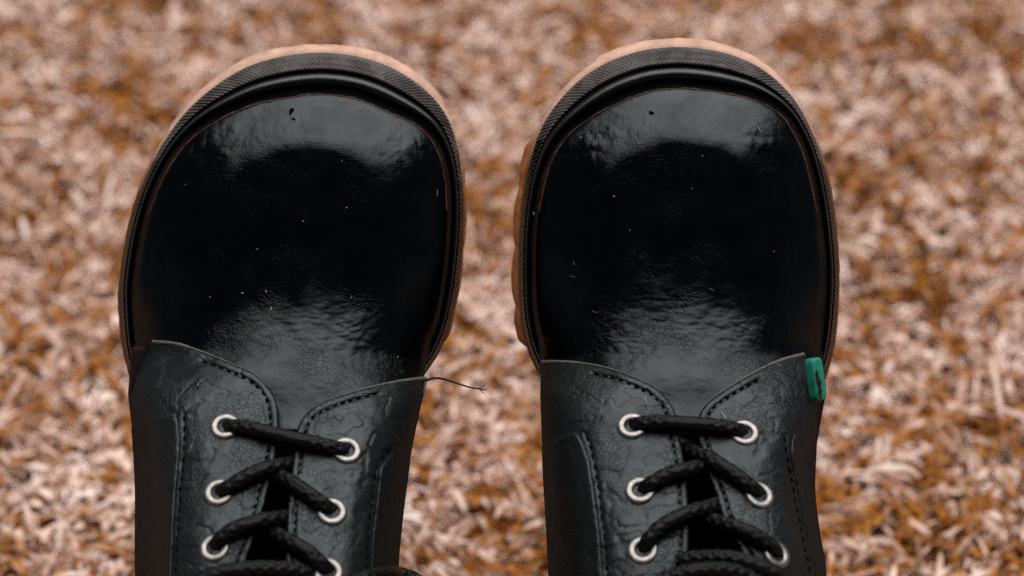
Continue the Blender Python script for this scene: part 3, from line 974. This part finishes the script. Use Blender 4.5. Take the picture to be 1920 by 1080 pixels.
left = dict(
    label="black leather lace-up shoe with a loose thread and no green tab",
    seed=3.0, inner=1, knurl_end=300, notch=[(0.047, 5, 0.05)], lug_out=lambda p, f: -10, gum_edge=lambda p: 6.0 * float(p[0] > 560 and 300 < p[1] < 640), knurl=0.0, flex=(610, 650), skew=0.25,
    sil=[(250, 1080), (250, 900), (246, 820), (237, 740), (228, 650), (222, 560), (225, 510), (233, 455), (247, 395), (268, 335), (300, 270), (343, 205), (395, 153), (455, 113), (520, 91), (592, 82), (660, 87), (720, 103), (772, 130), (815, 167), (845, 212), (862, 268), (870, 332), (872, 400), (868, 470), (860, 540), (846, 607), (825, 665), (803, 712), (784, 790), (769, 880), (757, 980), (749, 1080), (745, 1250), (752, 1450), (738, 1640), (680, 1775), (560, 1830), (420, 1795), (325, 1680), (285, 1500), (260, 1280)],
    centre=[(570, 100), (566, 400), (560, 560), (545, 700), (537, 800), (526, 950), (515, 1080), (512, 1300), (525, 1840)],
    height=HEIGHT,
    qL=dict(edge=[(284, 641), (330, 645), (380, 660), (430, 680), (470, 697), (500, 722), (517, 752), (522, 790), (518, 845), (506, 900), (490, 965), (472, 1020), (452, 1080), (430, 1200), (420, 1370)],
            outer=[(283, 648), (262, 690), (247, 750), (248, 820), (253, 900), (254, 1000), (254, 1080), (262, 1250), (275, 1370)],
            row=[(345, 775), (346, 830), (340, 900), (334, 980), (330, 1080), (330, 1200), (335, 1360)]),
    qR=dict(edge=[(802, 709), (765, 713), (712, 722), (660, 735), (612, 751), (580, 770), (562, 793), (555, 820), (550, 860), (545, 900), (540, 950), (537, 1010), (535, 1080), (545, 1200), (560, 1370)],
            outer=[(801, 716), (792, 750), (781, 800), (766, 880), (754, 980), (746, 1080), (742, 1250), (745, 1370)],
            row=[(736, 838), (708, 872), (702, 905), (697, 950), (690, 1010), (688, 1080), (690, 1200), (700, 1360)]),
    eyelets=[(422, 800), (410, 924), (402, 1028), (398, 1140), (650, 845), (622, 960), (615, 1073), (612, 1190)],
    laces=[
        [(424, 801, -3.5), (440, 801, 0.6), (470, 803, 2.6), (530, 818, 3.0), (590, 831, 2.8), (632, 841, 1.2), (650, 846, -3.5)],
        [(410, 925, -3.5), (428, 915, 1.4), (460, 895, 3.0), (500, 878, 3.2), (530, 872, 0.5), (560, 866, -6), (580, 862, -8)],
        [(624, 961, -3.5), (606, 947, 1.4), (575, 924, 3.0), (545, 904, 2.6), (518, 890, -1.5), (490, 877, -7), (470, 868, -8)],
        [(402, 1030, -3.5), (414, 1012, 1.4), (440, 992, 3.2), (490, 976, 3.4), (520, 972, 0.5), (550, 967, -6), (575, 963, -8)],
        [(617, 1074, -3.5), (602, 1058, 1.4), (575, 1034, 3.2), (540, 1013, 2.4), (510, 998, -1.8), (480, 986, -7), (460, 980, -8)],
        [(350, 1100, 5.0), (395, 1080, 5.2), (450, 1068, 5.4), (510, 1066, 4.4), (570, 1072, 1), (600, 1090, -4)],
        [(640, 1110, 5.2), (680, 1086, 8.0), (728, 1076, 12), (775, 1086, 16), (805, 1110, 16)],
    ],
    lint=[(453, 548, 3, 0, .32), (498, 545, 2, 1, .32), (508, 576, 0, 5, .3), (649, 388, 2, 0, .22), (567, 413, 3, 1, .2), (393, 556, 2, 0, .2), (658, 556, 2, 1, .18), (480, 466, 4, 0, .13), (372, 718, -3, 5, .22),
          (566, 905, -3, -18, .2), (350, 850, 14, -24, .12), (820, 355, 0, 12, .08), (640, 300, 2, 1, .12), (345, 345, 7, -2, .06), (745, 668, 2, 0, .18)],
    scuffs=[(546, 208, 7, 3.4, -1.0), (550, 223, 4, 2, 0.3), (615, 232, 2, 9, 0.12)],
    tab=(257, 690, 22, 80, 0.017, math.radians(-62), math.radians(-4)), tab_mat=M_red, tab_label="very dark red cloth tab",
    thread=[(798, 714, 20), (815, 709, 20), (833, 711, 20), (855, 718, 20), (880, 726, 19), (898, 729, 18), (908, 731, 18)],
)

right = dict(
    label="black leather lace-up shoe with a green tab at its side",
    seed=23.0, inner=-1, knurl_end=262, notch=[(-0.026, 5, 0.045)], lug_out=lambda p, f: -8, gum_edge=lambda p: 15.0 * float(p[0] < 1200 and 262 < p[1] < 650), knurl=-0.004, flex=(1262, 640), skew=0.02,
    sil=[(1026, 1080), (1022, 1000), (1016, 900), (1012, 800), (1008, 725), (998, 690), (984, 640), (975, 590), (972, 530), (972, 470), (974, 420), (979, 365), (988, 305), (1006, 240), (1036, 185), (1078, 138), (1128, 104), (1190, 81), (1252, 72), (1312, 74), (1370, 86), (1422, 110), (1466, 147), (1500, 192), (1526, 245), (1546, 303), (1561, 370), (1570, 440), (1575, 510), (1573, 575), (1566, 645), (1555, 720), (1542, 790), (1533, 850), (1530, 920), (1540, 1000), (1552, 1080), (1552, 1280), (1530, 1480), (1490, 1680), (1400, 1790), (1270, 1828), (1140, 1775), (1075, 1640), (1052, 1450), (1036, 1250)],
    centre=[(1262, 90), (1268, 400), (1280, 560), (1288, 700), (1294, 800), (1310, 950), (1330, 1080), (1330, 1300), (1290, 1840)],
    height=HEIGHT,
    qL=dict(edge=[(1014, 679), (1055, 679), (1105, 683), (1150, 693), (1195, 710), (1233, 730), (1257, 755), (1269, 785), (1276, 830), (1285, 880), (1290, 940), (1291, 1010), (1288, 1060), (1284, 1100), (1280, 1200), (1275, 1370)],
            outer=[(1013, 686), (1013, 730), (1015, 800), (1019, 900), (1025, 1000), (1029, 1080), (1039, 1250), (1048, 1370)],
            row=[(1098, 812), (1110, 850), (1118, 890), (1126, 945), (1133, 1005), (1138, 1080), (1140, 1200), (1140, 1360)]),
    qR=dict(edge=[(1509, 664), (1470, 674), (1430, 690), (1390, 712), (1350, 737), (1322, 760), (1309, 785), (1308, 815), (1325, 875), (1343, 930), (1360, 980), (1380, 1015), (1400, 1050), (1420, 1090), (1440, 1200), (1450, 1370)],
            outer=[(1512, 672), (1524, 710), (1533, 770), (1530, 850), (1528, 920), (1537, 1000), (1549, 1080), (1549, 1250), (1540, 1370)],
            row=[(1472, 815), (1475, 850), (1483, 895), (1492, 940), (1502, 990), (1512, 1040), (1521, 1085), (1522, 1200), (1520, 1360)]),
    eyelets=[(1185, 799), (1200, 920), (1205, 1032), (1208, 1145), (1396, 812), (1424, 929), (1456, 1040), (1480, 1150)],
    laces=[
        [(1187, 798, -3.5), (1203, 795, 0.8), (1235, 792, 2.8), (1290, 794, 3.2), (1345, 799, 2.8), (1380, 806, 1.0), (1396, 812, -3.5)],
        [(1201, 920, -3.5), (1220, 908, 1.4), (1252, 890, 3.0), (1285, 881, 3.2), (1312, 875, 0.2), (1340, 866, -6), (1365, 858, -8)],
        [(1425, 929, -3.5), (1408, 914, 1.4), (1378, 890, 3.0), (1338, 865, 2.8), (1308, 851, -1.0), (1280, 838, -7), (1255, 828, -8)],
        [(1205, 1033, -3.5), (1216, 1014, 1.4), (1242, 986, 3.2), (1290, 962, 3.4), (1328, 951, 0.4), (1360, 940, -6), (1385, 930, -8)],
        [(1458, 1042, -3.5), (1444, 1024, 1.4), (1412, 1002, 3.2), (1375, 987, 2.8), (1338, 976, -1.0), (1300, 964, -7), (1270, 955, -8)],
        [(1270, 1052, 0.5), (1310, 1046, 3.0), (1370, 1047, 4.6), (1425, 1062, 4.8), (1470, 1088, 4.6), (1510, 1125, 4.5)],
        [(1215, 1105, 5.0), (1255, 1083, 6.4), (1305, 1070, 7.4), (1355, 1068, 6.4), (1400, 1078, 3.6), (1440, 1100, 1.6)],
    ],
    lint=[(1150, 367, 3, 0, .26), (1088, 257, 2, 0, .32), (1316, 291, 2, 0, .16), (1420, 235, 8, 12, .16), (1209, 742, 4, 13, .2), (1211, 756, 1, 1, .32), (1352, 770, 10, 14, .2), (1416, 895, 4, -12, .22), (1366, 857, 1, 1, .3),
          (1075, 490, 2, 6, .09), (1068, 516, 12, 2, .06), (1330, 540, 10, 3, .07), (1185, 195, 8, -9, .10), (1000, 398, 2, 3, .3), (1110, 582, 12, 3, .07), (1402, 612, 9, 3, .06), (1296, 352, 2, 1, .12), (1180, 430, 1, 1, .13), (1450, 470, 2, 1, .12)],
    scuffs=[(1221, 211, 5, 3, 0.2)],
    tab=(1530, 711, 27, 78, 0.034, math.radians(38), math.radians(8)), tab_mat=M_green, tab_label="small green rubber tab with worn black print",
)

shoe_a = build_shoe(left)
shoe_b = build_shoe(right)
